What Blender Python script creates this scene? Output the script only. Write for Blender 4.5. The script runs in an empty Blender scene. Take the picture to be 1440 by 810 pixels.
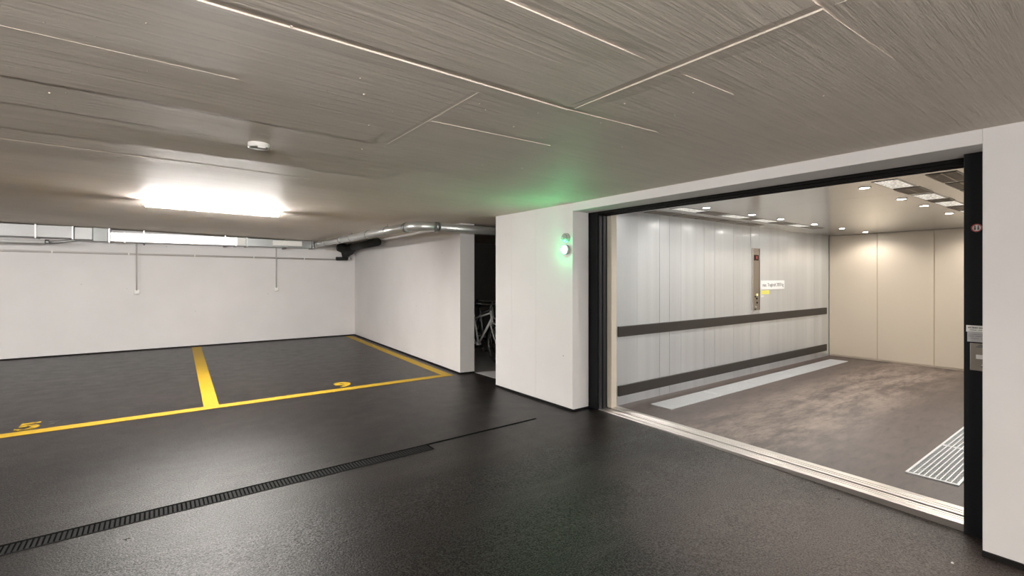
import bpy, bmesh, math, random
from mathutils import Vector, Matrix
random.seed(7)
sc = bpy.context.scene
COL = sc.collection
R = math.radians

# ------------------------------------------------------------------ materials
def new_mat(name):
    m = bpy.data.materials.new(name); m.use_nodes = True
    nt = m.node_tree
    return m, nt, nt.nodes['Principled BSDF']

def simple(name, col, rough=.5, metal=0., spec=.5, coat=0.):
    m, nt, b = new_mat(name)
    b.inputs['Base Color'].default_value = (*col, 1)
    b.inputs['Roughness'].default_value = rough
    b.inputs['Metallic'].default_value = metal
    b.inputs['Coat Weight'].default_value = coat; b.inputs['Coat Roughness'].default_value = .14
    b.inputs['Specular IOR Level'].default_value = spec
    b.inputs['Coat Weight'].default_value = coat
    return m

def N(nt, typ, **kw):
    n = nt.nodes.new(typ)
    for k, v in kw.items():
        if k in n.inputs: n.inputs[k].default_value = v
        else: setattr(n, k, v)
    return n

def coords(nt, scale=(1, 1, 1)):
    tc = N(nt, 'ShaderNodeTexCoord'); mp = N(nt, 'ShaderNodeMapping')
    mp.inputs['Scale'].default_value = scale
    nt.links.new(tc.outputs['Object'], mp.inputs['Vector'])
    return mp.outputs['Vector']

def noise(nt, vec, scale, detail=4, rough=.55):
    n = N(nt, 'ShaderNodeTexNoise')
    n.inputs['Scale'].default_value = scale; n.inputs['Detail'].default_value = detail
    n.inputs['Roughness'].default_value = rough
    nt.links.new(vec, n.inputs['Vector'])
    return n.outputs['Fac']

def ramp(nt, fac, stops):
    r = N(nt, 'ShaderNodeValToRGB')
    els = r.color_ramp.elements
    while len(els) < len(stops): els.new(.5)
    for e, (p, c) in zip(els, stops):
        e.position = p; e.color = (*c, 1) if len(c) == 3 else c
    nt.links.new(fac, r.inputs['Fac'])
    return r.outputs['Color']

def mixc(nt, fac, a, b, blend='MIX'):
    m = N(nt, 'ShaderNodeMix', data_type='RGBA', blend_type=blend)
    for sock, v in ((m.inputs[0], fac), (m.inputs[6], a), (m.inputs[7], b)):
        if hasattr(v, 'is_linked') or hasattr(v, 'links'): nt.links.new(v, sock)
        elif isinstance(v, (int, float)): sock.default_value = v
        else: sock.default_value = (*v, 1)
    return m.outputs[2]

def bump(nt, height, b, strength=.3, dist=.01):
    bp = N(nt, 'ShaderNodeBump')
    bp.inputs['Strength'].default_value = strength; bp.inputs['Distance'].default_value = dist
    nt.links.new(height, bp.inputs['Height'])
    nt.links.new(bp.outputs['Normal'], b.inputs['Normal'])
    return bp

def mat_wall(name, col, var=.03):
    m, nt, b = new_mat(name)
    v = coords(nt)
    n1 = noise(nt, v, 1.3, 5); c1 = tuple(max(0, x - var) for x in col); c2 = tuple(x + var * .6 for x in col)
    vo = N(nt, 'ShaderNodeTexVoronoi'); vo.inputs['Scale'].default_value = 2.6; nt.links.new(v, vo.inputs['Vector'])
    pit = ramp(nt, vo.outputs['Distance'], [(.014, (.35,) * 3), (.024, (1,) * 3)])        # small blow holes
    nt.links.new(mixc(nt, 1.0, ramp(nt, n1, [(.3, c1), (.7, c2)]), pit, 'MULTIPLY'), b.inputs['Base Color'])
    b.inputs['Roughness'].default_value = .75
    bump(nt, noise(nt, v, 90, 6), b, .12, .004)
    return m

def mat_ceiling():
    m, nt, b = new_mat('boarded concrete ceiling')
    vs = coords(nt, (1.2, 26, 1)); v = coords(nt)
    g = noise(nt, vs, 1.4, 8, .65); n2 = noise(nt, v, .8, 4)
    base = ramp(nt, n2, [(.3, CEIL_LO), (.7, CEIL_HI)])
    gr = ramp(nt, g, [(.25, (.90, .90, .90)), (.6, (1, 1, 1))])
    nt.links.new(mixc(nt, 1.0, base, gr, 'MULTIPLY'), b.inputs['Base Color'])
    b.inputs['Roughness'].default_value = .62
    m2 = N(nt, 'ShaderNodeMath', operation='MULTIPLY')   # patches where the grain printed deeper
    nt.links.new(g, m2.inputs[0]); nt.links.new(ramp(nt, noise(nt, v, .9, 2), [(.35, (.4,) * 3), (.65, (1,) * 3)]), m2.inputs[1])
    bump(nt, m2.outputs[0], b, .8, .016)
    return m

def mat_asphalt():
    m, nt, b = new_mat('mastic asphalt')
    v = coords(nt); vs = coords(nt, (.35, 1.5, 1))
    big = noise(nt, vs, 1.1, 6, .6); fine = noise(nt, v, 105, 3, .8); mid = noise(nt, v, 5, 8, .7)
    c = ramp(nt, big, [(.3, (.008, .0064, .0058)), (.52, (.0125, .0100, .0092)), (.72, (.024, .0195, .0178))])
    sp = ramp(nt, fine, [(.38, (.35, .35, .35)), (.52, (.9, .9, .9)), (.66, (2.4, 2.35, 2.3))])
    c = mixc(nt, .8, c, sp, 'MULTIPLY')
    st = ramp(nt, noise(nt, coords(nt, (.5, 3.2, 1)), 2.4, 9, .74), [(.54, (0,) * 3), (.72, (.75,) * 3)])
    c = mixc(nt, st, c, (.050, .044, .041))
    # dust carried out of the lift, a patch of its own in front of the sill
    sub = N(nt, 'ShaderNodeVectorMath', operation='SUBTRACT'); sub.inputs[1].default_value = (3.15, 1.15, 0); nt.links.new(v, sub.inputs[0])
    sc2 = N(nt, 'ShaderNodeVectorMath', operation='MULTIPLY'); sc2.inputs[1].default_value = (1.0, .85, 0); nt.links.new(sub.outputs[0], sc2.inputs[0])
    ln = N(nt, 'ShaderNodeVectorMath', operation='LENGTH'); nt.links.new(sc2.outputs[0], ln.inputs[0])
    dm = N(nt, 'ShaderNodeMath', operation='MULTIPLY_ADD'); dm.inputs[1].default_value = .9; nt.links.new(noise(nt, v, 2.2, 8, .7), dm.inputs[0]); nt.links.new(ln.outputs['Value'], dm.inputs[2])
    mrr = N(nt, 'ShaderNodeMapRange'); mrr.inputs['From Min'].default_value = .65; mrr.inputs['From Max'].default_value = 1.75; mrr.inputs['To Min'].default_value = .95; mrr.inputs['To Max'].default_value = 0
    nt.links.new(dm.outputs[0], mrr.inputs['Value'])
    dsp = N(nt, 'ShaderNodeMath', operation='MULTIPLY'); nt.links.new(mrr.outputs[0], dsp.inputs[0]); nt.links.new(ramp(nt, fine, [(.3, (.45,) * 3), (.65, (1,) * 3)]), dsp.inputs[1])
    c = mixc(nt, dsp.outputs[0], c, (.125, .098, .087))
    nt.links.new(c, b.inputs['Base Color'])
    nt.links.new(ramp(nt, mid, [(.3, (.27,) * 3), (.7, (.36,) * 3)]), b.inputs['Roughness'])
    nt.links.new(ramp(nt, fine, [(.38, (.05,) * 3), (.5, (.19,) * 3), (.64, (.48,) * 3)]), b.inputs['Specular IOR Level'])
    ad = N(nt, 'ShaderNodeMath', operation='MULTIPLY_ADD'); ad.inputs[1].default_value = 1.0
    nt.links.new(fine, ad.inputs[0]); nt.links.new(noise(nt, v, 45, 5, .7), ad.inputs[2])
    bump(nt, ad.outputs[0], b, .5, .004)
    return m

def mat_cabin_floor():
    m, nt, b = new_mat('worn brown cabin flooring')
    v = coords(nt); vs = coords(nt, (.8, 2.6, 1))
    big = noise(nt, vs, .9, 7, .65); fine = noise(nt, v, 260, 3, .7)
    # wear in the middle of the cabin where wheels and feet go (a stain of its own shape)
    sep = N(nt, 'ShaderNodeSeparateXYZ'); nt.links.new(v, sep.inputs[0])
    ab = N(nt, 'ShaderNodeMath', operation='SUBTRACT'); nt.links.new(sep.outputs['Y'], ab.inputs[0]); ab.inputs[1].default_value = 2.35
    a2 = N(nt, 'ShaderNodeMath', operation='ABSOLUTE'); nt.links.new(ab.outputs[0], a2.inputs[0])
    msk = ramp(nt, a2.outputs[0], [(.28, (1,) * 3), (.75, (0,) * 3)])
    wear = ramp(nt, noise(nt, vs, 1.3, 10, .72), [(.42, (0,) * 3), (.58, (1,) * 3)])
    mk = N(nt, 'ShaderNodeMath', operation='MULTIPLY'); nt.links.new(msk, mk.inputs[0]); nt.links.new(wear, mk.inputs[1])
    base = ramp(nt, noise(nt, v, 3, 5), [(.3, (.062, .0425, .037)), (.7, (.078, .0555, .0485))])
    c = mixc(nt, mk.outputs[0], base, (.215, .165, .137))
    dk = ramp(nt, noise(nt, vs, 5.5, 10, .78), [(.36, (.42,) * 3), (.45, (1,) * 3), (.60, (1.35,) * 3)])
    c = mixc(nt, .85, c, dk, 'MULTIPLY')
    sp = ramp(nt, fine, [(.4, (.8,) * 3), (.65, (1.15,) * 3)])
    c = mixc(nt, .7, c, sp, 'MULTIPLY')
    nt.links.new(c, b.inputs['Base Color'])
    b.inputs['Roughness'].default_value = .42
    bump(nt, fine, b, .2, .002)
    return m

def mat_steel(name, col, rough, brush=(60, 60, 1.2), strength=.08, metal=1., coat=0., tone=0.):
    m, nt, b = new_mat(name)
    v = coords(nt, brush)
    n = noise(nt, v, 3, 5)
    lo = tuple(x * .94 for x in col)
    c = ramp(nt, n, [(.3, lo), (.7, col)])
    if tone:                                      # mill tone varies from strip to strip
        c = mixc(nt, 1., c, ramp(nt, noise(nt, coords(nt, (1.5, .01, .02)), 1.6, 3, .6), [(.36, (1 - tone,) * 3), (.62, (1 + tone * .3,) * 3)]), 'MULTIPLY')
    nt.links.new(c, b.inputs['Base Color'])
    b.inputs['Metallic'].default_value = metal
    b.inputs['Coat Weight'].default_value = coat; b.inputs['Coat Roughness'].default_value = .14
    b.inputs['Roughness'].default_value = rough
    if strength: bump(nt, n, b, strength, .002)
    return m

def mat_emit(name, col, strength):
    m, nt, b = new_mat(name)
    b.inputs['Base Color'].default_value = (*[min(1, c) for c in col], 1)
    b.inputs['Emission Color'].default_value = (*col, 1)
    b.inputs['Emission Strength'].default_value = strength
    return m

def mat_paint(name, col, worn=0.):
    m, nt, b = new_mat(name)
    v = coords(nt)
    n = noise(nt, v, 14, 7, .7)
    c = ramp(nt, n, [(.3, tuple(x * .86 for x in col)), (.6, col)])
    nt.links.new(c, b.inputs['Base Color'])
    b.inputs['Roughness'].default_value = .6; b.inputs['Specular IOR Level'].default_value = .3
    if worn:
        mr = ramp(nt, noise(nt, v, 22, 6, .75), [(worn, (0,) * 3), (worn + .08, (1,) * 3)])
        nt.links.new(mr, b.inputs['Alpha'])
    return m

def mat_perf_light():
    m, nt, b = new_mat('perforated steel with light behind')
    v = coords(nt)
    vo = N(nt, 'ShaderNodeTexVoronoi'); vo.inputs['Scale'].default_value = 46; vo.inputs['Randomness'].default_value = .25
    nt.links.new(v, vo.inputs['Vector'])
    d = ramp(nt, vo.outputs['Distance'], [(.30, (1,) * 3), (.42, (0,) * 3)])
    b.inputs['Base Color'].default_value = (.6, .59, .56, 1)
    b.inputs['Metallic'].default_value = .8; b.inputs['Roughness'].default_value = .35
    b.inputs['Emission Color'].default_value = (1, .97, .9, 1)
    ml = N(nt, 'ShaderNodeMath', operation='MULTIPLY'); ml.inputs[1].default_value = PERF
    nt.links.new(d, ml.inputs[0]); nt.links.new(ml.outputs[0], b.inputs['Emission Strength'])
    return m

CEIL_LO, CEIL_HI = (.74, .66, .575), (.84, .755, .665)
BATTEN, ADDED_TUBE, SPOT, GREEN, PERF, SPOT_W = 164., 175., 120., 95., .8, 16.3
M = {
 'wall': mat_wall('white wall paint', (.685, .665, .658)),
 'wall_front': mat_wall('white pier paint', (.755, .735, .726)),
 'storage': mat_wall('shade-darkened storage wall', (.10, .09, .08), .02),  # wall colour kept dark to hold the room in shade
 'ceiling': mat_ceiling(),
 'asphalt': mat_asphalt(),
 'cabin_floor': mat_cabin_floor(),
 'screed': mat_wall('grey storage screed', (.34, .33, .32)),
 'tar': simple('black bitumen edge', (.008, .007, .007), .7, 0, .2),
 'steel_wall': mat_steel('brushed cabin wall steel', (.74, .77, .795), .33, metal=.62, coat=.6, tone=.10),
 'steel_ceiling': mat_steel('polished cabin ceiling steel', (.56, .56, .55), .22, (1.5, 60, 60), .03, metal=.8),
 'steel_panel': mat_steel('brushed operating panel steel', (.42, .38, .33), .38),
 'steel_sill': mat_steel('worn sill aluminium', (.60, .565, .525), .31, (40, 2, 40), .1, metal=.9),
 'steel_grate': mat_steel('galvanised grating', (.70, .71, .72), .42, (8, 8, 8), .05, metal=.5),
 'galv': mat_steel('galvanised duct sheet', (.50, .50, .50), .36, (6, 6, 6), .06),
 'galv_wide': mat_steel('spangled wide duct sheet', (.33, .33, .33), .42, (1.2, 6, 1.2), .06),
 'galv_pipe': mat_steel('bright branch pipe sheet', (.80, .80, .79), .5, (6, 6, 6), .0, metal=.25),
 'galv_dark': mat_steel('dull duct sheet', (.42, .43, .43), .38, (6, 6, 6), .06),
 'pipe': mat_steel('spiral pipe sheet', (.66, .67, .66), .40, (30, 3, 30), .05, metal=.8),
 'beige': simple('beige cabin lacquer', (.62, .53, .42), .42),
 'cream': simple('cream post lacquer', (.66, .60, .50), .45),
 'anthracite': simple('anthracite door lacquer', (.008, .0085, .010), .5, 0, .2),
 'anthracite_edge': simple('anthracite leaf edge', (.022, .023, .026), .34),
 'track': simple('black door track', (.006, .005, .0045), .6, 0, .15),
 'rubber': simple('dark brown bumper rubber', (.030, .025, .021), .5),
 'yellow': mat_paint('yellow road paint', (.40, .25, .012)),
 'yellow_worn': mat_paint('worn yellow road paint', (.40, .25, .012), .44),
 'grey_worn': mat_paint('faded grey road paint', (.22, .20, .17), .52),
 'drain': simple('dark drain iron', (.012, .0115, .012), .7, 0, .12),
 'dark': simple('dark void', (.004, .004, .004), .9, 0, .02),
 'plastic': simple('white plastic', (.78, .77, .74), .4),
 'conduit': simple('grey plastic conduit', (.50, .47, .45), .5),
 'black': simple('black rubber insulation', (.010, .011, .010), .7),
 'chrome': simple('chrome', (.8, .8, .8), .15, 1),
 'lamp': mat_emit('lit opal diffuser', (1, .97, .935), BATTEN),
 'added_tube': mat_emit('added lit tube', (1, .965, .925), ADDED_TUBE),  # glow of the unseen tubes added behind the viewer
 'spot': mat_emit('lit spotlight lens', (1, .96, .90), SPOT),
 'green': mat_emit('lit green lens', (.07, 1, .33), GREEN),
 'green_dim': simple('unlit signal lens', (.45, .50, .46), .25),
 'perf': mat_perf_light(),
 'white_sign': simple('white sign board', (.88, .87, .85), .35),
 'yellow_sign': simple('yellow sticker', (.80, .76, .17), .4),
 'ink': simple('grey lettering', (.16, .16, .16), .5),
 'red': simple('red sign ring', (.55, .05, .06), .4),
 'label_grey': simple('pale grey label', (.55, .54, .55), .4),
 'display': simple('dark red display glass', (.025, .002, .002), .15),
 'digit': mat_emit('red display digit', (1, .15, .15), .8),
 'button': mat_emit('yellowish button', (.9, .8, .35), .3),
 'tyre': simple('tyre rubber', (.015, .015, .015), .7),
 'bike_white': simple('white bicycle lacquer', (.75, .74, .72), .35),
 'bike_grey': simple('silver bicycle lacquer', (.50, .50, .50), .35, .5),
 'saddle': simple('black saddle vinyl', (.02, .02, .02), .5),
 'stone': simple('pale grit', (.7, .68, .64), .7),
}

# ------------------------------------------------------------------ mesh helper
class MB:
    def __init__(s): s.bm = bmesh.new()
    def box(s, x0, x1, y0, y1, z0, z1, mat=None):
        vs = [s.bm.verts.new(p) for p in ((x0,y0,z0),(x1,y0,z0),(x1,y1,z0),(x0,y1,z0),(x0,y0,z1),(x1,y0,z1),(x1,y1,z1),(x0,y1,z1))]
        for f in ((3,2,1,0),(4,5,6,7),(0,1,5,4),(1,2,6,5),(2,3,7,6),(3,0,4,7)): s.bm.faces.new([vs[i] for i in f])
        if mat is not None:
            for v in vs: v.co = mat @ v.co
        return s
    def prism(s, poly, z0, z1):
        """poly in xy (ccw), z0/z1 a number or function(x,y)"""
        f0 = z0 if callable(z0) else (lambda x, y: z0)
        f1 = z1 if callable(z1) else (lambda x, y: z1)
        a = [s.bm.verts.new((x, y, f0(x, y))) for x, y in poly]; b = [s.bm.verts.new((x, y, f1(x, y))) for x, y in poly]
        s.bm.faces.new(a[::-1]); s.bm.faces.new(b); n = len(poly)
        for i in range(n): s.bm.faces.new((a[i], a[(i+1) % n], b[(i+1) % n], b[i]))
        return s
    def hexa(s, p):
        vs = [s.bm.verts.new(q) for q in p]
        for f in ((3,2,1,0),(4,5,6,7),(0,1,5,4),(1,2,6,5),(2,3,7,6),(3,0,4,7)): s.bm.faces.new([vs[i] for i in f])
        return s
    def quad(s, p):
        s.bm.faces.new([s.bm.verts.new(q) for q in p]); return s
    def tube(s, path, r, seg=14, cap=True, closed=False):
        path = [Vector(p) for p in path]; n = len(path)
        rr = r if isinstance(r, (list, tuple)) else [r] * n
        rings = []; up = None
        for i, p in enumerate(path):
            if closed: t = path[(i+1) % n] - path[i-1]
            else: t = path[min(i+1, n-1)] - path[max(i-1, 0)]
            t.normalize()
            if up is None:
                up = Vector((0, 0, 1)) if abs(t.z) < .9 else Vector((1, 0, 0))
            a = t.cross(up)
            if a.length < 1e-5: a = t.cross(Vector((1, 0, 0)))
            a.normalize(); u = a.cross(t).normalized(); up = u
            rings.append([s.bm.verts.new(p + rr[i] * (math.cos(2*math.pi*k/seg) * a + math.sin(2*math.pi*k/seg) * u)) for k in range(seg)])
        m = n if closed else n - 1
        for i in range(m):
            A, B = rings[i], rings[(i+1) % n]
            for k in range(seg):
                f = s.bm.faces.new((A[k], A[(k+1) % seg], B[(k+1) % seg], B[k])); f.smooth = True
        if cap and not closed:
            s.bm.faces.new(rings[0][::-1]); s.bm.faces.new(rings[-1])
        return s
    def lathe(s, prof, org, axis='Z', seg=28):
        """prof: list of (radius, height) ; axis Z, X or -X"""
        org = Vector(org)
        def P(r, h, a):
            c, q = r * math.cos(a), r * math.sin(a)
            if axis == 'Z': v = Vector((c, q, h))
            elif axis == '-Z': v = Vector((c, -q, -h))
            elif axis == '-X': v = Vector((-h, c, q))
            elif axis == '-Y': v = Vector((c, -h, q))
            elif axis == 'Y': v = Vector((-c, h, q))
            else: v = Vector((h, -c, q))
            return org + v
        rings = [[s.bm.verts.new(P(r, h, 2*math.pi*k/seg)) for k in range(seg)] for r, h in prof]
        for A, B in zip(rings, rings[1:]):
            for k in range(seg):
                f = s.bm.faces.new((A[k], A[(k+1) % seg], B[(k+1) % seg], B[k])); f.smooth = True
        s.bm.faces.new(rings[0][::-1]); s.bm.faces.new(rings[-1])
        return s
    def build(s, name, mat, parent=None, org=None, bevel=0, auto=True):
        bmesh.ops.recalc_face_normals(s.bm, faces=s.bm.faces[:])
        o = Vector((0, 0, 0))
        if parent is not None: o = wloc(parent)
        elif org is not None: o = Vector(org)
        for v in s.bm.verts: v.co -= o
        me = bpy.data.meshes.new(name); s.bm.to_mesh(me); s.bm.free()
        me.materials.append(M[mat] if isinstance(mat, str) else mat)
        ob = bpy.data.objects.new(name, me); COL.objects.link(ob)
        if parent is not None: ob.parent = parent
        else: ob.location = o
        if bevel:
            bv = ob.modifiers.new('bevel', 'BEVEL'); bv.width = bevel; bv.segments = 2; bv.limit_method = 'ANGLE'; bv.angle_limit = R(40)
        return ob

def wloc(o):
    v = Vector(o.location)
    while o.parent: o = o.parent; v += Vector(o.location)
    return v

def tag(o, label, cat, group=None):
    o['label'] = label; o['category'] = cat
    if group: o['group'] = group
    return o

def thing(name, label, cat, loc, group=None):
    e = bpy.data.objects.new(name, None); e.empty_display_size = .1; COL.objects.link(e)
    e.location = loc
    return tag(e, label, cat, group)

def struct(o):
    o['kind'] = 'structure'; return o

def copy_tree(o, parent=None, loc=None):
    c = o.copy(); COL.objects.link(c)
    if parent is not None: c.parent = parent
    if loc is not None: c.location = loc
    for ch in list(o.children): copy_tree(ch, c)
    return c

def text_mesh(name, body, size, matrix, mat, parent, extrude=.001, align='CENTER', xs=1.0, off=0.0):
    cu = bpy.data.curves.new(name, 'FONT'); cu.body = body; cu.size = size; cu.extrude = extrude; cu.offset = off
    cu.align_x = align; cu.align_y = 'CENTER'
    t = bpy.data.objects.new(name, cu); COL.objects.link(t)
    bpy.context.view_layer.update()
    me = bpy.data.meshes.new_from_object(t.evaluated_get(bpy.context.evaluated_depsgraph_get()))
    bpy.data.objects.remove(t); bpy.data.curves.remove(cu)
    o = wloc(parent) if parent is not None else Vector((0, 0, 0))
    me.transform(Matrix.Translation(-o) @ matrix @ Matrix.Diagonal((xs, 1, 1, 1)))
    me.materials.clear(); me.materials.append(M[mat])
    ob = bpy.data.objects.new(name, me); COL.objects.link(ob)
    if parent is not None: ob.parent = parent
    return ob

# ------------------------------------------------------------------ the place
def cz(x, y): return 2.32 + .019 * (3.74 - x) + .003 * (y - 2)          # underside of the slab (falls to the lift)
def fz(x, y): return -.036 * max(0., min(1., (3.3 - y) / 2.7))          # garage floor falls a little to the right
def fx(y):                                                               # face of the lift front wall
    return 3.735 + (y - 3.9) * .0065 if y > 3.9 else 3.735 - (3.9 - y) * .0226

# floor
mb = MB()
xs = [-9, -6, -3, 0, 2, 3, 4.1]; ys = [-6.2, -3, 0, .6, 1.2, 1.8, 2.4, 3.0, 3.3, 3.9, 5, 7, 9, 11, 12.6]
for i in range(len(xs)-1):
    for j in range(len(ys)-1):
        mb.hexa([(xs[a], ys[b], -.2) for a, b in ((i,j),(i+1,j),(i+1,j+1),(i,j+1))] + [(xs[a], ys[b], fz(xs[a], ys[b])) for a, b in ((i,j),(i+1,j),(i+1,j+1),(i,j+1))])
bmesh.ops.remove_doubles(mb.bm, verts=mb.bm.verts[:], dist=1e-5)
struct(mb.build('floor', 'asphalt'))

# ceiling slab with the printed joints of its formwork sheets
mb = MB()
for x0, x1, y0, y1 in ((-9.2, 4.02, -6.3, 12.7), (4.02, 7.8, 3.98, 12.7)):
    mb.prism([(x0, y0), (x1, y0), (x1, y1), (x0, y1)], cz, 2.9)
def seam_x(x0, x1, y, y2=None, h=.006, w0=.09, w1=.12):
    """joint running along x; the far sheet stands proud, its edge faces the entrance"""
    y2 = y if y2 is None else y2
    n = max(1, int((x1 - x0) / .45)); e = .0005
    for k in range(n):
        a, b = x0 + (x1 - x0) * k / n, x0 + (x1 - x0) * (k + 1) / n
        ya, yb = y + (y2 - y) * k / n, y + (y2 - y) * (k + 1) / n
        def P(x, yy, d): return (x, yy, cz(x, yy) - d)
        # lead-in wedge before the joint
        mb.hexa([P(a, ya-.4, -e), P(b, yb-.4, -e), P(b, yb-w0*.4, -e), P(a, ya-w0*.4, -e)][:4] and
                [P(a, ya-.4, -.004), P(b, yb-.4, -.004), P(b, yb-w0, -.004), P(a, ya-w0, -.004), P(a, ya-.4, -e), P(b, yb-.4, -e), P(b, yb-w0, h), P(a, ya-w0, h)])
        mb.hexa([P(a, ya-w0, -.004), P(b, yb-w0, -.004), P(b, yb-.004, -.004), P(a, ya-.004, -.004), P(a, ya-w0, h), P(b, yb-w0, h), P(b, yb-.004, -e), P(a, ya-.004, -e)])
        mb.hexa([P(a, ya, -.004), P(b, yb, -.004), P(b, yb+w1, -.004), P(a, ya+w1, -.004), P(a, ya, h), P(b, yb, h), P(b, yb+w1, -e), P(a, ya+w1, -e)])
def seam_y(y0, y1, x, h=.006, w0=.09, w1=.12):
    e = .0005
    def P(xx, y, d): return (xx, y, cz(xx, y) - d)
    mb.hexa([P(x-.3, y0, -.004), P(x-w0, y0, -.004), P(x-w0, y1, -.004), P(x-.3, y1, -.004), P(x-.3, y0, -e), P(x-w0, y0, h), P(x-w0, y1, h), P(x-.3, y1, -e)])
    mb.hexa([P(x-w0, y0, -.004), P(x-.004, y0, -.004), P(x-.004, y1, -.004), P(x-w0, y1, -.004), P(x-w0, y0, h), P(x-.004, y0, -e), P(x-.004, y1, -e), P(x-w0, y1, h)])
    mb.hexa([P(x, y0, -.004), P(x+w1, y0, -.004), P(x+w1, y1, -.004), P(x, y1, -.004), P(x, y0, h), P(x+w1, y0, -e), P(x+w1, y1, -e), P(x, y1, h)])
seam_x(-3, 1.69, 1.885, 1.80, .0062, .05); seam_x(1.69, 2.35, 1.80, 1.74, .003)
seam_x(-2, 1.62, 1.30, 1.20, .005); seam_x(1.72, 2.15, 1.195, 1.175, .003)
seam_y(.635, 1.76, 1.70, .007, .05)
seam_y(1.9, 3.0, 1.215, .0016, .03, .05)
seam_x(-3, .3, 2.50, 2.46, .0012); seam_x(1.22, 2.05, 2.41, 2.35, .0025)
def seam_dark(x0, x1, y, y2, h=.004):
    """joint whose near sheet stands proud, hiding its own step in shade"""
    e = .0005
    def P(x, yy, d): return (x, yy, cz(x, yy) - d)
    n = 4
    for k in range(n):
        a, b = x0 + (x1 - x0) * k / n, x0 + (x1 - x0) * (k + 1) / n
        ya, yb = y + (y2 - y) * k / n, y + (y2 - y) * (k + 1) / n
        mb.hexa([P(a, ya-.35, -.004), P(b, yb-.35, -.004), P(b, yb, -.004), P(a, ya, -.004), P(a, ya-.35, -e), P(b, yb-.35, -e), P(b, yb, h), P(a, ya, h)])
seam_dark(-3, 1.1, 3.12, 3.01, .008); seam_dark(-3, 1.6, 4.25, 4.03, .008); seam_dark(-3, 2.2, 3.60, 3.50, .004)
seam_dark(-3, 2.9, 5.0, 4.85, .003); seam_dark(-3, 2.9, 5.9, 5.8, .003); seam_dark(-3, -.12, 7.15, 7.1, .006); seam_dark(1.35, 2.9, 6.95, 6.85, .006)
seam_x(1.71, 2.3, .64, .61, .0025); seam_x(-3, 1.1, 4.6, 4.5, .0012)
for k in range(70):       # cement crumbs and blow holes printed into the slab
    x, y = random.uniform(-.5, 2.6), random.uniform(.7, 3.6)
    r = random.choice((.003, .004, .006))
    mb.lathe([(r, -.002), (r * .9, r * .5), (r * .3, r * .9)], (x, y, cz(x, y)), '-Z', 7)
struct(mb.build('ceiling', 'ceiling'))

# garage walls
struct(MB().box(-9.2, 4.4, 12.39, 12.6, -.15, 2.75).build('wall_back', 'wall'))
struct(MB().box(-9.2, -9.0, -6.2, 12.6, -.15, 2.75).build('wall_left', 'wall'))
struct(MB().box(-9.2, 4.1, -6.3, -6.1, -.15, 2.75).build('wall_front', 'wall'))
struct(MB().prism([(3.77, 6.43), (4.005, 6.395), (4.36, 12.38), (4.125, 12.395)], -.1, 2.36).build('wall_partition', 'wall'))
mb = MB()                                                   # pier, header and right-hand wall in one pour
mb.prism([(fx(5.43), 5.43), (fx(3.9), 3.9), (3.985, 3.9), (3.985, 5.43)], -.1, 2.45)
mb.prism([(fx(3.9), 3.9), (fx(.58), .58), (4.0, .58), (4.0, 3.9)], 2.235, 2.45)
mb.prism([(fx(.58), .58), (fx(-6.2), -6.2), (4.0, -6.2), (4.0, .58)], -.15, 2.45)
for y in (5.06, 4.56, -.9):                                   # printed formwork joints
    mb.box(fx(y) - .0022, fx(y) + .01, y - .004, y + .004, -.02, 2.3)
struct(mb.build('wall_right', 'wall_front', bevel=.004))
# storage room behind the pier
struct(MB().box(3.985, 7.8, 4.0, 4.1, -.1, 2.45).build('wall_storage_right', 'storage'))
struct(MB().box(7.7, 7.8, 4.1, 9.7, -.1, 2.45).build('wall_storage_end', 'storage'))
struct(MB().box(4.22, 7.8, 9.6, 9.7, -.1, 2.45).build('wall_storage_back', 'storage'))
struct(MB().prism([(4.02, 4.1), (7.8, 4.1), (7.8, 9.7), (4.02, 9.7)], -.2, .004).build('floor_storage', 'screed'))

# bitumen edges along the wall feet
def edge(n, a, b, w=.012, h=.022):
    a, b = Vector(a), Vector(b); d = (b - a).normalized(); q = Vector((-d.y, d.x)) * w
    p = [a, b, b + q, a + q]
    o = MB().prism([tuple(v) for v in p][::1], lambda x, y: fz(x, y) - .01, lambda x, y: fz(x, y) + h).build('trim_%d' % n, 'tar')
    return struct(o)
edge(1, (4.125, 12.39), (-9, 12.39), -.012 * -1)
edge(2, (3.77, 6.43), (4.12, 12.38)); edge(3, (4.005, 6.395), (3.77, 6.43))
edge(4, (fx(3.9), 3.9), (fx(5.43), 5.43)); edge(5, (3.985, 3.9), (fx(3.9), 3.9), -.012 * -1, .018)
edge(6, (fx(-3), -3.), (fx(.58), .58), .014, .03)

# ------------------------------------------------------------------ painted bays
def strip(poly, mat, h=.003):
    cx = sum(p[0] for p in poly) / len(poly); cy = sum(p[1] for p in poly) / len(poly)
    return MB().prism(poly, 0.0, h).build('parking_line', mat, None, (cx, cy, 0))
tag(strip([(-8.9, 6.44), (3.64, 6.40), (3.64, 6.55), (-8.9, 6.60)], 'yellow'), 'long yellow painted line closing the front of both parking bays', 'floor marking')
tag(strip([(.438, 6.56), (.588, 6.56), (.771, 12.26), (.606, 12.26)], 'yellow'), 'yellow painted line dividing the two parking bays', 'floor marking')
tag(strip([(3.50, 6.55), (3.64, 6.55), (3.985, 12.26), (3.835, 12.26)], 'yellow'), 'yellow painted line along the foot of the white partition wall', 'floor marking')
e = thing('bay_number', 'yellow painted bay number in the right-hand bay beside the front line', 'floor marking', (2.09, 6.75, 0))
text_mesh('digit', '9', .42, Matrix.Translation((2.09, 6.755, .002)), 'yellow', e, .0012, xs=1.0, off=.018)
e = thing('bay_number', 'worn yellow painted bay number at the far left by the front line', 'floor marking', (-1.03, 6.74, 0))
text_mesh('digit', '5', .40, Matrix.Translation((-1.03, 6.745, .002)), 'yellow_worn', e, .0012, off=.012)
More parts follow.
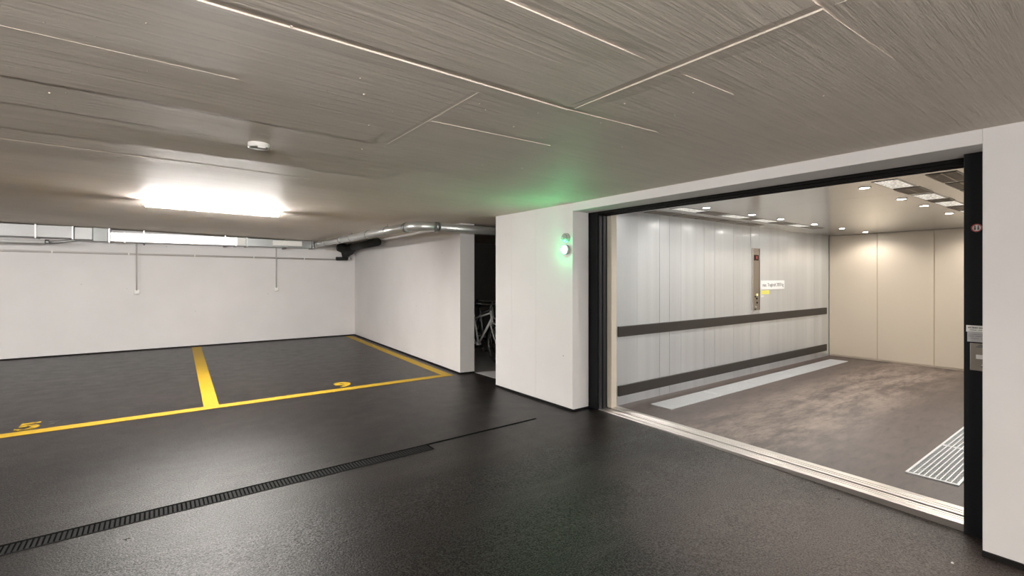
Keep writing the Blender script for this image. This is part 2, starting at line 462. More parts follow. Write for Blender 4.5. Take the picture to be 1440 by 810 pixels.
e = thing('faded_marking', 'faded grey remains of painted characters right of the worn yellow number', 'floor marking', (-.82, 6.72, 0))
text_mesh('character', '75', .30, Matrix.Translation((-.80, 6.735, .002)), 'grey_worn', e, .0012, xs=.8)

# slotted drain channel across the floor
e = thing('drain_channel', 'narrow dark slotted drainage channel set across the asphalt floor', 'drain', (-2.6, 3.80, 0))
def dy(x): return 3.785 + .033 * (x + .69) / 1.43 - .010
mb = MB(); x0, x1 = -4.6, 1.95
def band(mb, o0, o1, z0, z1, x0=x0, x1=x1):
    mb.prism([(x0, dy(x0)+o0), (x1, dy(x1)+o0), (x1, dy(x1)+o1), (x0, dy(x0)+o1)], z0, z1)
band(mb, -.070, -.064, -.02, .003)
mb.build('channel_frame', 'drain', e)
mb = MB(); band(mb, -.066, .080, -.02, .0012); band(mb, .050, .080, -.02, .0012, 1.95, 3.23); mb.build('channel_bed', 'dark', e)
mb = MB(); x = x0 + .01
while x < x1 - .02:
    mb.prism([(x, dy(x)-.064), (x+.014, dy(x)-.064), (x+.014, dy(x)+.048), (x, dy(x)+.048)], -.001, .0042); x += .024
mb.build('slot_grate', 'drain', e)

# ------------------------------------------------------------------ garage ceiling fittings
def batten(x, y, ang, label):
    L = 1.42; z = cz(x, y)
    e = thing('batten_light', label, 'ceiling light', (x, y, z), 'fluorescent battens on the garage ceiling')
    m = Matrix.Translation((x, y, z)) @ Matrix.Rotation(ang, 4, 'Z') @ Matrix.Rotation(.019, 4, 'Y')
    MB().box(-L/2+.03, L/2-.03, -.045, .045, -.014, .004, m).build('mounting_tray', 'plastic', e)
    mb = MB()
    prof = [(-.056, -.012), (-.062, -.035), (-.054, -.060), (-.03, -.072), (.03, -.072), (.054, -.060), (.062, -.035), (.056, -.012)]
    A = [mb.bm.verts.new(m @ Vector((-L/2, a, b))) for a, b in prof]; B = [mb.bm.verts.new(m @ Vector((L/2, a, b))) for a, b in prof]
    n = len(prof)
    for i in range(n): mb.bm.faces.new((A[i], A[(i+1) % n], B[(i+1) % n], B[i]))
    mb.bm.faces.new(A[::-1]); mb.bm.faces.new(B)
    mb.build('diffuser', 'lamp', e)
    for s in (-1, 1):
        xa, xb = sorted((s * L/2, s * (L/2 + .02)))
        MB().box(xa, xb, -.064, .064, -.073, -.003, m).build('end_cap', 'plastic', e)
    return e
batten(.605, 7.09, -.07, 'glowing white batten light on the ceiling above the parking bays')
batten(-4.8, 7.3, 0, 'added unseen batten light on the ceiling far left over the bays')  # unseen batten, added to raise the light in the garage
def added_tube(x, y, ang, label, drop=.6):
    """unseen tube light on two wires, added behind the viewer to brighten ceiling and walls"""
    L = 1.5; z = cz(x, y)
    e = thing('added_hanging_light', label, 'added light', (x, y, z), 'unseen tube lights added in the rear of the garage')
    m = Matrix.Translation((x, y, z - drop)) @ Matrix.Rotation(ang, 4, 'Z')
    P = lambda a, b, c: tuple(m @ Vector((a, b, c)))
    MB().tube([P(-L/2, 0, 0), P(L/2, 0, 0)], .045, 16).build('tube', 'added_tube', e)
    for q in (-1, 1):
        MB().tube([P(q*L/2, 0, 0), P(q*(L/2+.04), 0, 0)], .05, 16).build('end_cap', 'plastic', e)
        MB().tube([P(q*(L/2+.02), 0, .04), P(q*(L/2+.02), 0, drop)], .004, 6).build('wire', 'chrome', e)
    return e
added_tube(-1.1, -1.8, 0, 'added unseen tube light behind the viewer, nearest the right wall')
added_tube(-3.2, -2.2, 0, 'added unseen tube light behind the viewer, further from the lift wall')

z = cz(.545, 3.55)
e = thing('smoke_detector', 'small round white smoke detector base on the concrete ceiling', 'detector', (.545, 3.55, z))
MB().lathe([(.064, -.004), (.066, .012), (.064, .030), (.058, .034), (.052, .030), (.050, .014), (.02, .012)], (.545, 3.55, z), '-Z').build('base_ring', 'plastic', e)
MB().lathe([(.022, .008), (.022, .020), (.008, .030)], (.545, 3.55, z), '-Z', 16).build('contact_boss', 'plastic', e)
MB().box(.530, .575, 3.488, 3.505, z - .042, z - .026).build('clip', 'plastic', e)

# ------------------------------------------------------------------ ventilation duct on the back wall
YF = 12.05
def flange(mb, x, zb, zt, yf=YF):
    mb.box(x-.012, x+.012, yf-.025, 12.385, zb-.02, zt+.015)
e = thing('ventilation_duct', 'galvanised rectangular ventilation duct hung along the back wall under the ceiling', 'duct', (-.5, 12.2, 2.2))
mb = MB(); mb.box(-6.5, -1.255, YF, 12.38, 2.222, 2.445)
mb.build('wide_duct', 'galv_wide', e, bevel=.006)
mb = MB(); mb.box(-1.24, -.96, YF - .03, 12.38, 2.19, 2.445); mb.build('transition_box', 'galv_wide', e, bevel=.02)
mb = MB(); mb.prism([(-.96, YF - .03), (-.74, YF + .05), (-.74, 12.38), (-.96, 12.38)], 2.185, 2.44); mb.build('reducer', 'galv_dark', e, bevel=.006)
mb = MB(); mb.box(-.72, -.66, YF + .06, 12.38, 2.195, 2.37); mb.build('duct_collar', 'galv_dark', e)
mb = MB(); mb.box(-.66, 1.60, YF, 12.38, 2.186, 2.372); mb.build('flat_duct', 'galv', e, bevel=.006)
mb = MB(); mb.box(1.62, 2.98, YF, 12.38, 2.186, 2.36); mb.build('end_duct', 'galv_dark', e, bevel=.006)
for x, zb, zt in ((-1.25, 2.215, 2.45), (-.73, 2.185, 2.445), (-.50, 2.19, 2.372), (-3.0, 2.22, 2.445), (-1.75, 2.222, 2.445), (1.61, 2.19, 2.365), (1.40, 2.19, 2.365), (3.0, 2.19, 2.36)):
    mb = MB(); flange(mb, x, zb, zt, YF - (.02 if x in (-1.25, -.73) else 0)); mb.build('flange', 'galv', e)
g = MB().box(2.13, 2.76, YF - .02, YF + .01, 2.222, 2.338).build('air_grille', 'plastic', e, bevel=.006); g['label'] = 'white rectangular air grille'
mb = MB()
for k in range(6): mb.box(2.17, 2.72, YF - .026, YF - .018, 2.240 + k * .014, 2.246 + k * .014)
mb.build('slat', 'plastic', g)
MB().box(1.43, 1.59, YF - .025, YF + .01, 2.20, 2.345).build('access_panel', 'plastic', e, bevel=.004)
for x in (-2.6, -.2, 1.2, 2.4):
    mb = MB(); mb.box(x-.012, x+.012, YF - .012, YF, 2.15, cz(x, YF) + .01); mb.box(x-.012, x+.012, YF - .012, 12.38, 2.15, 2.186)
    mb.build('hanger_strap', 'galv_dark', e)

MB().tube([(-6.5, 12.02, 2.125), (-1.60, 12.02, 2.135)], .030).build('branch_pipe', 'galv_pipe', e)['label'] = 'thin round pipe under the wide duct'
MB().lathe([(.042, 0), (.042, .05), (.035, .055)], (-1.62, 12.02, 2.135), 'X', 18).build('coupling', 'galv_dark', e)
MB().tube([(-1.58, 12.02, 2.135), (-1.40, 12.04, 2.15), (-1.22, 12.1, 2.185), (-1.1, 12.15, 2.21)], [.026, .024, .02, .018], 10).build('flexible_end', 'galv_dark', e)

# spiral pipe along the partition and round the corner into the storage room
e = thing('spiral_pipe', 'round galvanised spiral pipe running under the ceiling and bending into the storage room', 'pipe', (2.98, 9., 2.25))
def arc(c, r, a0, a1, z0, z1, n=9):
    return [(c[0] + r*math.cos(R(a0+(a1-a0)*k/n)), c[1] + r*math.sin(R(a0+(a1-a0)*k/n)), z0 + (z1-z0)*k/n) for k in range(n+1)]
rp = .066
MB().tube([(3.03, 11.66, 2.268), (2.98, 6.62, 2.234)], rp, 20).build('long_run', 'pipe', e)
MB().tube([(3.032, 12.165, 2.272), (3.07, 12.16, 2.272), (3.105, 12.12, 2.272), (3.105, 12.0, 2.271), (3.07, 11.85, 2.27), (3.03, 11.64, 2.268)], .068, 18).build('connecting_elbow', 'galv_dark', e)
MB().tube(arc((3.26, 6.57), .28, 178, 270, 2.235, 2.231), rp + .004, 20).build('elbow', 'pipe', e)
MB().tube([(3.24, 6.29, 2.231), (4.25, 6.29, 2.224), (6.5, 6.32, 2.17)], rp, 20).build('short_run', 'pipe', e)
for a, b in (((2.985, 6.70, 2.235), (2.984, 6.62, 2.2345)), ((2.996, 8.30, 2.246), (2.995, 8.24, 2.2455)), ((3.01, 9.9, 2.256), (3.01, 9.84, 2.256)), ((3.26, 6.29, 2.231), (3.32, 6.29, 2.231)), ((3.03, 11.64, 2.268), (3.03, 11.56, 2.268))):
    MB().tube([a, b], rp + .009, 20).build('pipe_collar', 'galv_dark', e)
for y in (7.4, 9.2, 11.0):
    x = 2.98 + .05 * (y - 6.62) / 5.04; zc = 2.234 + .034 * (y - 6.62) / 5.04
    mb = MB(); mb.tube([(x + (rp+.006)*math.cos(2*math.pi*k/20), y, zc + (rp+.006)*math.sin(2*math.pi*k/20)) for k in range(20)], .005, 6, closed=True)
    mb.tube([(x, y, zc + rp), (x, y, cz(x, y) - .003)], .005, 6); mb.build('pipe_clamp', 'galv_dark', e)

# black insulated pipe in the corner
e = thing('insulated_pipe', 'black foam-insulated pipe with elbow and valve in the corner under the ceiling', 'pipe', (3.95, 11.8, 2.2))
MB().tube([(3.80, 9.95, 2.248), (3.90, 11.95, 2.235)], .085, 18).build('insulated_run', 'black', e)
MB().tube([(3.89, 11.8, 2.236), (3.91, 12.02, 2.215), (3.88, 12.16, 2.19), (3.82, 12.18, 2.10), (3.80, 12.19, 1.99)], [.085, .12, .16, .13, .06], 16).build('elbow', 'black', e)
MB().tube([(3.86, 12.12, 2.20), (3.70, 12.14, 2.23), (3.60, 12.15, 2.23)], [.12, .12, .08], 14).build('branch', 'black', e)
MB().tube([(3.60, 12.22, 1.955), (3.88, 12.22, 1.965)], .045, 12).build('tee_stub', 'black', e)
MB().tube([(3.90, 12.22, 2.03), (3.93, 12.22, 1.985)], .045, 14).build('valve_wheel', 'chrome', e)
MB().tube([(3.88, 12.22, 1.965), (3.97, 12.24, 1.96)], .022, 10).build('valve_stem', 'chrome', e)

# conduits on the back wall
def zc_(x): return 1.977 - .0068 * (x + 2.25)
e = thing('cable_conduit', 'thin grey conduit running level along the white back wall', 'conduit', (0, 12.365, 1.96))
MB().tube([(-8.5, 12.365, zc_(-8.5)), (3.62, 12.365, zc_(3.62))], .019, 10).build('conduit_tube', 'conduit', e)
for x in (-4.1, -2.8, -1.574, -.449, .664, 1.795, 2.886):
    mb = MB(); zz = zc_(x); mb.box(x-.011, x+.011, 12.345, 12.389, zz-.026, zz+.026); mb.build('clip', 'plastic', e, bevel=.004)
for x, zt, zb, lab in ((-.319, 2.185, 1.225, 'slim vertical conduit with socket box on the back wall, left one'), (2.256, 2.185, 1.245, 'slim vertical conduit with socket box on the back wall, right one near the corner')):
    e = thing('socket_drop', lab, 'conduit', (x, 12.385, zb - .05), 'vertical conduits on the back wall')
    MB().tube([(x, 12.330, zt), (x, 12.330, zb)], .011, 8).build('conduit_tube', 'conduit', e)
    MB().box(x-.042, x+.042, 12.322, 12.389, zb - .075, zb + .01).build('socket_box', 'plastic', e, bevel=.006)
    MB().box(x-.028, x+.028, 12.315, 12.323, zb - .062, zb - .008).build('socket_lid', 'plastic', e, bevel=.003)

# ------------------------------------------------------------------ signal lights on the pier
for zz, lens, lab in ((1.942, 'green_dim', 'upper round signal light on the white pier, unlit lens'), (1.808, 'green', 'lower round signal light on the white pier, glowing green white')):
    y = 3.992; x = fx(y)
    e = thing('signal_light', lab, 'signal light', (x, y, zz), 'round signal lights beside the lift')
    MB().lathe([(.052, -.002), (.054, .012), (.054, .036), (.047, .042), (.044, .036), (.043, .024)], (x, y, zz), '-X').build('housing', 'conduit', e)
    MB().lathe([(.042, .026), (.042, .045), (.034, .058), (.016, .066), (.004, .067)], (x, y, zz), '-X').build('lens', lens, e)

# ------------------------------------------------------------------ lift doorway
e = thing('lift_door_frame', 'anthracite metal door frame around the wide car lift opening', 'door frame', (4.05, 2.2, 0))
MB().box(4.0, 4.16, 3.775, 3.905, -.02, 2.26).build('left_jamb', 'anthracite', e, bevel=.003)
MB().box(3.885, 4.16, .585, .697, -.06, 2.255).build('right_jamb', 'anthracite', e, bevel=.003)
MB().box(4.0, 4.16, .712, 3.775, 2.212, 2.27).build('header', 'track', e, bevel=.003)
mb = MB()
for x in (4.035, 4.085, 4.13): mb.box(x-.006, x+.006, .72, 3.77, 2.196, 2.213)
mb.build('door_track', 'track', e)
for x, lab in ((4.013, 'front leaf of the two dark telescopic lift doors parked at the left jamb'), (4.068, 'rear leaf of the two dark telescopic lift doors parked at the left jamb')):
    o = MB().box(x, x+.042, 3.757 - (x - 4.013) * .15, 3.774, .008, 2.195).build('door_leaf', 'anthracite_edge', None, (x + .02, 3.765, 0), bevel=.004)
    tag(o, lab, 'door', 'telescopic lift doors')
struct(MB().box(4.165, 4.255, 3.715, 3.86, .004, 2.279).build('trim_7', 'cream', bevel=.006))
struct(MB().box(4.165, 4.255, .55, .695, .004, 2.279).build('trim_8', 'cream', bevel=.006))

e = thing('door_sill', 'bright grooved aluminium sill across the car lift entrance', 'sill', (4.08, 2.2, 0))
a0, a1 = (4.012, 3.775), (3.905, .66); b0, b1 = (4.285, 3.73), (4.195, .66)
def sill_poly(t0, t1):
    L = lambda p, q, t: (p[0] + (q[0]-p[0])*t, p[1] + (q[1]-p[1])*t)
    return [L(a0, b0, t0), L(a1, b1, t0), L(a1, b1, t1), L(a0, b0, t1)]
MB().prism(sill_poly(.015, .985)[::-1], -.09, -.004).build('base_plate', 'dark', e)
for t0, t1 in ((0, .20), (.215, .31), (.335, .42), (.51, .64), (.665, .76), (.785, 1.0)):
    MB().prism(sill_poly(t0, t1)[::-1], -.085 if t0 == 0 else -.01, .010).build('sill_rail', 'steel_sill', e, bevel=.003)

# prohibition sign, label and call panel on the right jamb
X = 3.885
PY, PZ, PR = .659, 1.798, .0245
e = thing('prohibition_sign', 'small round red-rimmed prohibition sign on the right door jamb', 'sign', (X, PY, PZ))
MB().lathe([(PR, 0), (PR, .002)], (X, PY, PZ), '-X', 32).build('white_disc', 'white_sign', e)
mb = MB(); mb.tube([(X - .003, PY + (PR-.003)*math.cos(2*math.pi*k/32), PZ + (PR-.003)*math.sin(2*math.pi*k/32)) for k in range(32)], .0026, 6, closed=True)
mb.build('red_ring', 'red', e)
for q in (-1, 1):
    y = PY + q * .0075
    MB().lathe([(.0042, 0), (.0042, .001)], (X - .0022, y, PZ + .010), '-X', 12).box(X - .0034, X - .002, y-.0045, y+.0045, PZ - .012, PZ + .005).build('pictogram', 'ink', e)
e = thing('notice_plate', 'white notice with small print stuck on the dark right door jamb', 'sign', (X, .655, 1.15))
MB().box(X-.002, X+.001, .592, .706, 1.165, 1.205).build('upper_plate', 'white_sign', e)
MB().box(X-.002, X+.001, .592, .701, 1.105, 1.164).build('lower_plate', 'label_grey', e)
for zz, h, spans in ((1.191, .007, ((.685, .697), (.655, .680), (.62, .650))), (1.177, .003, ((.66, .69), (.625, .65))), (1.150, .003, ((.60, .695),)), (1.139, .004, ((.672, .695), (.61, .665))), (1.126, .003, ((.65, .69), (.61, .64)))):
    mb = MB()
    for y0, y1 in spans:
        y = y0
        while y < y1:
            w = random.uniform(.003, .006); mb.box(X-.0028, X-.0018, y, min(y+w, y1), zz - h/2, zz + h/2); y += w + .002
    mb.build('print_line', 'ink', e)
e = thing('call_panel', 'brushed steel call panel with key switch on the right door jamb', 'call panel', (X, .65, 1.0))
MB().box(X-.010, X+.001, .592, .688, .932, 1.098).build('face_plate', 'steel_panel', e, bevel=.003)
MB().box(X-.014, X-.009, .60, .660, 1.005, 1.030).build('white_insert', 'white_sign', e)
mb = MB(); mb.hexa([(X-.0115, .664, 1.074), (X-.0115, .624, 1.074), (X-.0115, .624, 1.084), (X-.0115, .640, 1.094), (X-.0095, .664, 1.074), (X-.0095, .624, 1.074), (X-.0095, .624, 1.084), (X-.0095, .640, 1.094)])
mb.build('arrow_mark', 'ink', e)
MB().lathe([(.011, 0), (.011, .006), (.004, .008)], (X-.010, .628, .965), '-X', 16).build('key_switch', 'chrome', e)
KS = .9713                                                   # the fittings are a little smaller than first measured
for e in [o for o in COL.objects if o.name.split('.')[0] in ('prohibition_sign', 'notice_plate', 'call_panel')]:
    for c in e.children:
        for v in c.data.vertices:
            p = v.co + e.location; v.co.y = p.y * KS - e.location.y; v.co.z = 1.5 + (p.z - 1.5) * KS - e.location.z

# ------------------------------------------------------------------ lift cabin
CX0, CX1, CY0, CY1, CZ = 4.255, 10.31, .78, 3.75, 2.28
struct(MB().box(4.15, CX1 + .1, .70, 3.86, -.15, .004).build('floor_cabin', 'cabin_floor'))
# left wall of folded steel panels, each a hair out of true
mb = MB(); edges = [4.255, 4.66, 5.096, 5.305, 5.553, 5.82, 6.087, 6.355, 6.598, 6.864, 7.115, 7.36, 7.62, 7.92, 8.25, 8.6, 8.95, 9.3, 9.65, 10.0, 10.31]
for a, b in zip(edges, edges[1:]):
    t0, t1 = random.uniform(-.002, .002), random.uniform(-.002, .002)
    mb.hexa([(a+.0014, CY1+t0, .004), (b-.0014, CY1+t1, .004), (b-.0014, CY1+.03, .004), (a+.0014, CY1+.03, .004),
             (a+.0014, CY1+t0, CZ), (b-.0014, CY1+t1, CZ), (b-.0014, CY1+.03, CZ), (a+.0014, CY1+.03, CZ)])
mb.box(4.255, CX1+.1, CY1+.025, CY1+.06, .004, CZ)
struct(mb.build('wall_cabin_left', 'steel_wall'))
mb = MB(); mb.box(4.46, CX1 + .1, CY0 - .06, CY0, .004, CZ)
struct(mb.build('wall_cabin_right', 'steel_wall'))
mb = MB()
for a, b in ((CY0, 1.43), (1.43, 2.209), (2.209, 2.987), (2.987, CY1)):
    mb.box(CX1, CX1 + .03, a + .006, b - .006, .03, CZ - .005)
mb.box(CX1 + .012, CX1 + .1, CY0, CY1, .004, CZ)
struct(mb.build('wall_cabin_rear', 'beige', bevel=.004))
mb = MB()
for a, b in ((4.165, 5.55), (5.55, 6.9), (6.9, 8.3), (8.3, 9.4), (9.4, CX1 + .1)):
    mb.box(a + .002, b - .002, .72, 3.82, CZ, CZ + .03)
mb.box(4.165, CX1 + .1, .72, 3.82, CZ + .012, CZ + .04)
struct(mb.build('ceiling_cabin', 'steel_ceiling'))

# bumper rails
for z0, z1, lab in ((.802, .924, 'upper dark rubber bumper rail along the steel lift wall'), (.112, .235, 'lower dark rubber bumper rail along the steel lift wall near the floor')):
    o = MB().box(4.305, 10.15, 3.724, CY1, z0, z1).build('bumper_rail', 'rubber', None, (7.2, 3.74, z0), bevel=.006)
    tag(o, lab, 'bumper rail', 'bumper rails on the steel wall')

# operating panel
Y = 3.722
e = thing('operating_panel', 'tall narrow steel operating panel with red display on the lift wall', 'control panel', (7.49, CY1, .968))
MB().box(7.39, 7.575, Y, CY1, .985, 1.945).build('face_plate', 'steel_panel', e, bevel=.004)
MB().box(7.39, 7.60, Y + .006, CY1, .968, .985).build('foot_cap', 'conduit', e)
MB().box(7.575, 7.60, Y + .004, CY1, .985, 1.945).build('shadow_edge', 'drain', e)  # dark strip stands in for the shadow along the panel's right edge
d = MB().box(7.405, 7.545, Y - .004, Y + .002, 1.755, 1.842).build('display', 'display', e)
text_mesh('digit', '1', .065, Matrix.Translation((7.49, Y - .0045, 1.798)) @ Matrix.Rotation(R(90), 4, 'X'), 'digit', d, .0005)
for x, zz, r, mt in ((7.50, 1.222, .017, 'button'), (7.445, 1.195, .012, 'drain'), (7.49, 1.165, .014, 'drain'), (7.50, 1.10, .012, 'drain'), (7.465, 1.036, .020, 'chrome'), (7.44, 1.0, .009, 'drain')):
    MB().lathe([(r, 0), (r, .007), (r * .8, .010)], (x, Y, zz), '-Y', 18).build('button', mt, e)
MB().lathe([(.008, 0), (.008, .006)], (7.55, Y, 1.92), '-Y', 12).build('screw', 'chrome', e)

e = thing('load_sign', 'white load notice sign on the steel lift wall right of the control panel', 'sign', (8.07, CY1, 1.29))
MB().box(7.675, 8.455, CY1 - .010, CY1, 1.300, 1.442).build('sign_board', 'white_sign', e)
text_mesh('lettering', 'max. Tragkraft 2850 kg', .078, Matrix.Translation((8.065, CY1 - .011, 1.372)) @ Matrix.Rotation(R(90), 4, 'X'), 'ink', e, .0006, xs=.98)
o = MB().box(7.68, 7.945, CY1 - .006, CY1 + .0005, 1.225, 1.285).build('yellow_sticker', 'yellow_sign', None, (7.81, CY1, 1.225)); tag(o, 'yellow sticker directly under the white load notice sign', 'sticker')
o = MB().box(7.685, 7.765, CY1 - .006, CY1 + .0005, 1.182, 1.208).build('white_sticker', 'white_sign', None, (7.72, CY1, 1.182)); tag(o, 'tiny white sticker below the yellow sticker on the lift wall', 'sticker')

# downlights
LX = [4.965, 5.975, 6.745, 7.80, 8.84, 9.86]
ORD = ['first', 'second', 'third', 'fourth', 'fifth', 'sixth']
e = thing('downlight', '', 'downlight', (LX[0], 3.03, CZ), 'round downlights in the lift ceiling')
MB().lathe([(.047, -.002), (.049, .003), (.043, .006), (.036, .004)], (LX[0], 3.03, CZ), '-Z', 24).build('trim_ring', 'steel_panel', e)
MB().lathe([(.034, .001), (.034, .0040), (.022, .0055)], (LX[0], 3.03, CZ), '-Z', 24).build('lens', 'spot', e)
first = e
for y, row in ((3.03, 'row beside the steel bumper-rail wall'), (1.53, 'row beside the slotted grilles on the right')):
    for k, x in enumerate(LX):
        sp = bpy.data.lights.new('spot_beam', 'SPOT'); sp.energy = SPOT_W; sp.color = (1, .95, .885); sp.spot_size = R(158); sp.spot_blend = .55; sp.shadow_soft_size = .03
        so = bpy.data.objects.new('spot_beam', sp); COL.objects.link(so); so.location = (x, y, CZ - .012)
        o = first if (k == 0 and y == 3.03) else copy_tree(first, None, (x, y, CZ))
        o['label'] = '%s lit downlight from the door in the %s' % (ORD[k], row)

# perforated panels and slotted grilles in the lift ceiling
def light_panel(x0, x1, y0, y1, lab):
    e = thing('light_panel', lab, 'ceiling panel', ((x0+x1)/2, (y0+y1)/2, CZ), 'perforated light panels in the lift ceiling')
    mb = MB(); w = .008
    mb.box(x0, x1, y0, y0+w, CZ-.004, CZ+.002); mb.box(x0, x1, y1-w, y1, CZ-.004, CZ+.002); mb.box(x0, x0+w, y0+w, y1-w, CZ-.004, CZ+.002); mb.box(x1-w, x1, y0+w, y1-w, CZ-.004, CZ+.002)
    mb.build('panel_frame', 'steel_ceiling', e)
    MB().box(x0+w, x1-w, y0+w, y1-w, CZ-.002, CZ+.001).build('perforated_sheet', 'perf', e)
def grille(x0, x1, y0, y1, lab, group):
    e = thing('ceiling_grille', lab, 'vent grille', ((x0+x1)/2, (y0+y1)/2, CZ), group)
    MB().box(x0, x1, y0, y1, CZ-.0015, CZ+.001).build('dark_backing', 'dark', e)
    mb = MB(); n = int((x1-x0) / .021)
    for k in range(n):
        x = x0 + (k + .3) * (x1-x0) / n
        mb.box(x, x+.0075, y0+.006, y1-.006, CZ-.005, CZ-.001)
    for y in (y0, (y0+y1)/2 - .004, y1-.008): mb.box(x0, x1, y, y+.008, CZ-.0055, CZ-.001)
    mb.build('slat', 'steel_panel', e)
LP = [(4.73, 5.22), (5.79, 6.25), (6.53, 7.0), (7.60, 8.06)]
GP = [(5.275, 5.70), (6.27, 6.50), (7.08, 7.54), (8.12, 8.55)]
OP = [(4.72, 5.22), (5.29, 5.72), (5.78, 6.22), (6.30, 6.75), (6.85, 7.3)]
for side, flip in (('right side', 0), ('steel wall side', 1)):
    f = (lambda a, b: (a, b)) if not flip else (lambda a, b: (4.58 - b, 4.58 - a))
    for k, (a, b) in enumerate(LP):
        y0, y1 = f(1.235, 1.412); light_panel(a, b, y0, y1, '%s bright perforated panel from the door in the lift ceiling, %s' % (ORD[k], side))
    for k, (a, b) in enumerate(GP):
        y0, y1 = f(1.228, 1.412); grille(a, b, y0, y1, '%s dark slotted grille from the door, between bright panels, %s' % (ORD[k], side), 'grilles between the light panels')
    for k, (a, b) in enumerate(OP):
        y0, y1 = f(.882, 1.065); grille(a, b, y0, y1, '%s dark slotted grille from the door in the outer strip, %s' % (ORD[k], side), 'outer grilles in the lift ceiling')

# floor gratings
def grate(x0, x1, y0, y1, lab, pitch, grp):
    e = thing('floor_grate', lab, 'floor grate', ((x0+x1)/2, (y0+y1)/2, .004), grp)
    w = .016; z0, z1 = .0035, .013
    mb = MB(); mb.box(x0, x1, y0, y0+w, z0, z1); mb.box(x0, x1, y1-w, y1, z0, z1); mb.box(x0, x0+w, y0+w, y1-w, z0, z1); mb.box(x1-w, x1, y0+w, y1-w, z0, z1)
    mb.build('grate_frame', 'steel_grate', e)
    MB().box(x0+w, x1-w, y0+w, y1-w, z0, .005).build('grate_bed', 'galv_dark', e)
    mb = MB(); n = max(4, int((y1-y0-2*w) / pitch))
    for k in range(1, n):
        y = y0 + w + (y1-y0-2*w) * k / n; mb.box(x0+w, x1-w, y-.004, y+.004, z0, .0125)
    m = int((x1-x0) / .033)
    for k in range(1, m):
        x = x0 + (x1-x0) * k / m; mb.box(x-.0025, x+.0025, y0+w, y1-w, z0, .011)
    mb.build('grate_bars', 'steel_grate', e)
gx = [4.655, 5.72, 6.75, 7.78, 8.81, 9.82]
for k, (a, b) in enumerate(zip(gx, gx[1:])):
    grate(a, b - .006, 3.27, 3.548, '%s pale floor grating from the door along the steel lift wall' % ORD[k], .016, 'floor gratings along the steel wall')
gx = [4.60, 5.60, 6.63, 7.66, 8.69]
for k, (a, b) in enumerate(zip(gx, gx[1:])):
    grate(a, b - .006, .85, 1.157, '%s metal floor grating from the door on the right side of the lift' % ORD[k], .028, 'floor gratings on the right of the lift')

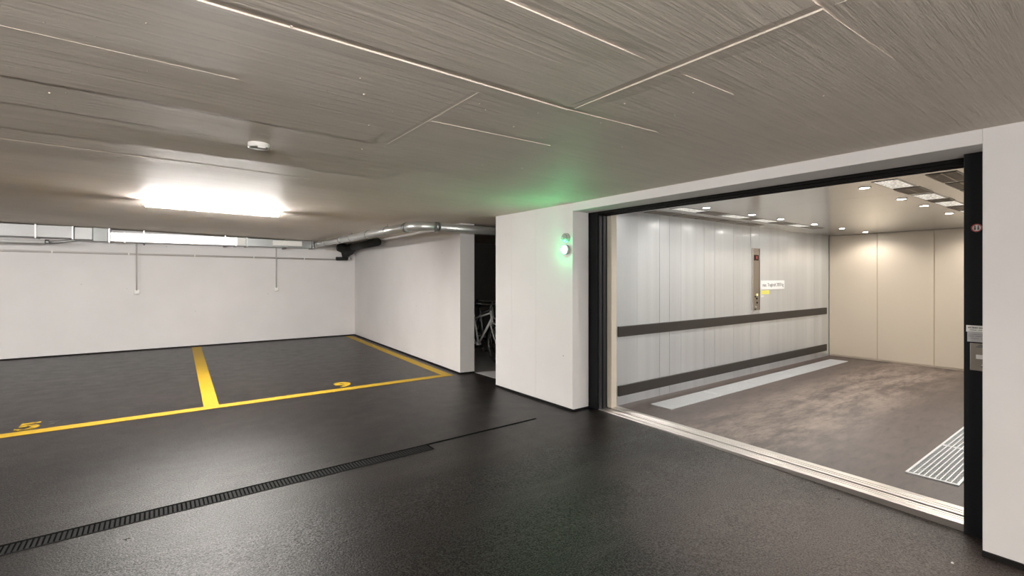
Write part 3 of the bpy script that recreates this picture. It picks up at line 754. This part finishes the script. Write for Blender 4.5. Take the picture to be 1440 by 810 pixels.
# ------------------------------------------------------------------ bicycles in the dark storage room
def bicycle(x, y, rz, mat, lab):
    e = thing('bicycle', lab, 'bicycle', (0, 0, 0), 'bicycles in the storage room')
    wr = .325
    def wheel(cx):
        mb = MB(); mb.tube([(cx + wr*math.cos(2*math.pi*k/40), 0, .345 + wr*math.sin(2*math.pi*k/40)) for k in range(40)], .02, 10, closed=True)
        w = mb.build('wheel', 'tyre', e)
        mb = MB(); mb.tube([(cx + (wr-.028)*math.cos(2*math.pi*k/40), 0, .345 + (wr-.028)*math.sin(2*math.pi*k/40)) for k in range(40)], .010, 8, closed=True); mb.build('rim', 'chrome', w)
        mb = MB()
        for k in range(20):
            a = 2*math.pi*k/20; s = .02 if k % 2 else -.02
            mb.tube([(cx, s, .345), (cx + (wr-.03)*math.cos(a), 0, .345 + (wr-.03)*math.sin(a))], .0012, 4)
        mb.build('spokes', 'chrome', w)
        MB().tube([(cx, -.055, .345), (cx, .055, .345)], .018, 10).build('hub', 'chrome', w)
    wheel(0); wheel(1.04)
    BB, ST, HT, HB = (.43, 0, .29), (.28, 0, .80), (.80, 0, .90), (.845, 0, .74)
    mb = MB()
    for a, b, r in ((BB, ST, .017), (BB, (.835, 0, .77), .021), ((.30, 0, .74), (.805, 0, .87), .016), (HT, HB, .021)): mb.tube([a, b], r, 12)
    for s in (-1, 1):
        mb.tube([(.43, s*.02, .29), (.2, s*.05, .31), (0, s*.055, .345)], .010, 8); mb.tube([(.30, s*.012, .74), (.15, s*.05, .54), (0, s*.055, .345)], .008, 8)
    mb.tube([(.43, -.045, .29), (.43, .045, .29)], .024, 12)
    mb.build('frame', mat, e)
    mb = MB(); mb.tube([HB, (.86, 0, .70)], .018, 10)
    for s in (-1, 1): mb.tube([(.86, 0, .70), (.875, s*.055, .67), (.95, s*.055, .50), (1.04, s*.055, .345)], [.016, .014, .012, .009], 8)
    mb.build('fork', mat, e)
    h = MB().tube([HT, (.785, 0, .96), (.84, 0, 1.02)], .013, 8).tube([(.78, -.30, 1.05), (.83, -.20, 1.03), (.84, 0, 1.02), (.83, .20, 1.03), (.78, .30, 1.05)], .011, 8).build('handlebar', 'chrome', e)
    for s in (-1, 1): MB().tube([(.79, s*.22, 1.045), (.765, s*.32, 1.055)], .017, 8).build('grip', 'saddle', h)
    MB().tube([ST, (.255, 0, .89)], .013, 8).build('seat_post', 'chrome', e)
    mb = MB(); mb.tube([(.10, 0, .915), (.16, 0, .925), (.26, 0, .915), (.38, 0, .91), (.41, 0, .905)], [.05, .075, .05, .022, .012], 12)
    for v in mb.bm.verts: v.co.z = .915 + (v.co.z - .915) * .45
    mb.build('saddle', 'saddle', e)
    c = MB().lathe([(.085, 0), (.085, .004)], (.43, .05, .29), 'Y', 24).build('crankset', 'drain', e)
    mb = MB(); mb.tube([(.43, .06, .29), (.51, .06, .16)], .009, 8); mb.tube([(.43, -.06, .29), (.35, -.06, .42)], .009, 8); mb.build('crank_arm', 'chrome', c)
    mb = MB(); mb.box(.46, .56, .07, .15, .15, .17); mb.box(.30, .40, -.15, -.07, .41, .43); mb.build('pedal', 'saddle', c)
    MB().tube([(.30, -.03, .30), (.24, -.16, .03)], .008, 8).build('kickstand', 'chrome', e)
    e.location = (x, y, .004); e.rotation_euler = (0, 0, rz)
    return e
bicycle(4.66, 7.75, R(-88), 'bike_white', 'white-framed bicycle parked nearest the doorway of the dark storage room')
bicycle(5.35, 8.55, R(-96), 'bike_grey', 'silver-framed bicycle parked further back in the dark storage room')

# ------------------------------------------------------------------ bits on the floor
o = MB().lathe([(.007, 0), (.006, .004), (.003, .007)], (3.43, .66, fz(3.4, .66)), 'Z', 7).build('pebble', 'stone', None, (3.43, .66, fz(3.4, .66)))
tag(o, 'tiny pale pebble on the asphalt beside the right wall corner', 'pebble')

# ------------------------------------------------------------------ world, camera, view
w = bpy.data.worlds.new('World'); sc.world = w; w.use_nodes = True
w.node_tree.nodes['Background'].inputs[0].default_value = (1, .95, .9, 1)
w.node_tree.nodes['Background'].inputs[1].default_value = 0.0
cam = bpy.data.cameras.new('Camera'); co = bpy.data.objects.new('Camera', cam); COL.objects.link(co)
co.location = (0, 0, 1.5); co.rotation_euler = (R(90), 0, R(-36.55))
cam.sensor_width = 36; cam.lens = 674.5 / 1440 * 36; cam.shift_y = -15.5 / 1440; cam.clip_start = .05
sc.camera = co
vs = sc.view_settings
vs.view_transform = 'Standard'; vs.look = 'None'; vs.gamma = 1; vs.exposure = 1.1
try: vs.use_curve_mapping = False
except Exception: pass
sc.cycles.use_denoising = True
sc.cycles.max_bounces = 14; sc.cycles.diffuse_bounces = 8; sc.cycles.glossy_bounces = 6
sc.cycles.sample_clamp_indirect = 8
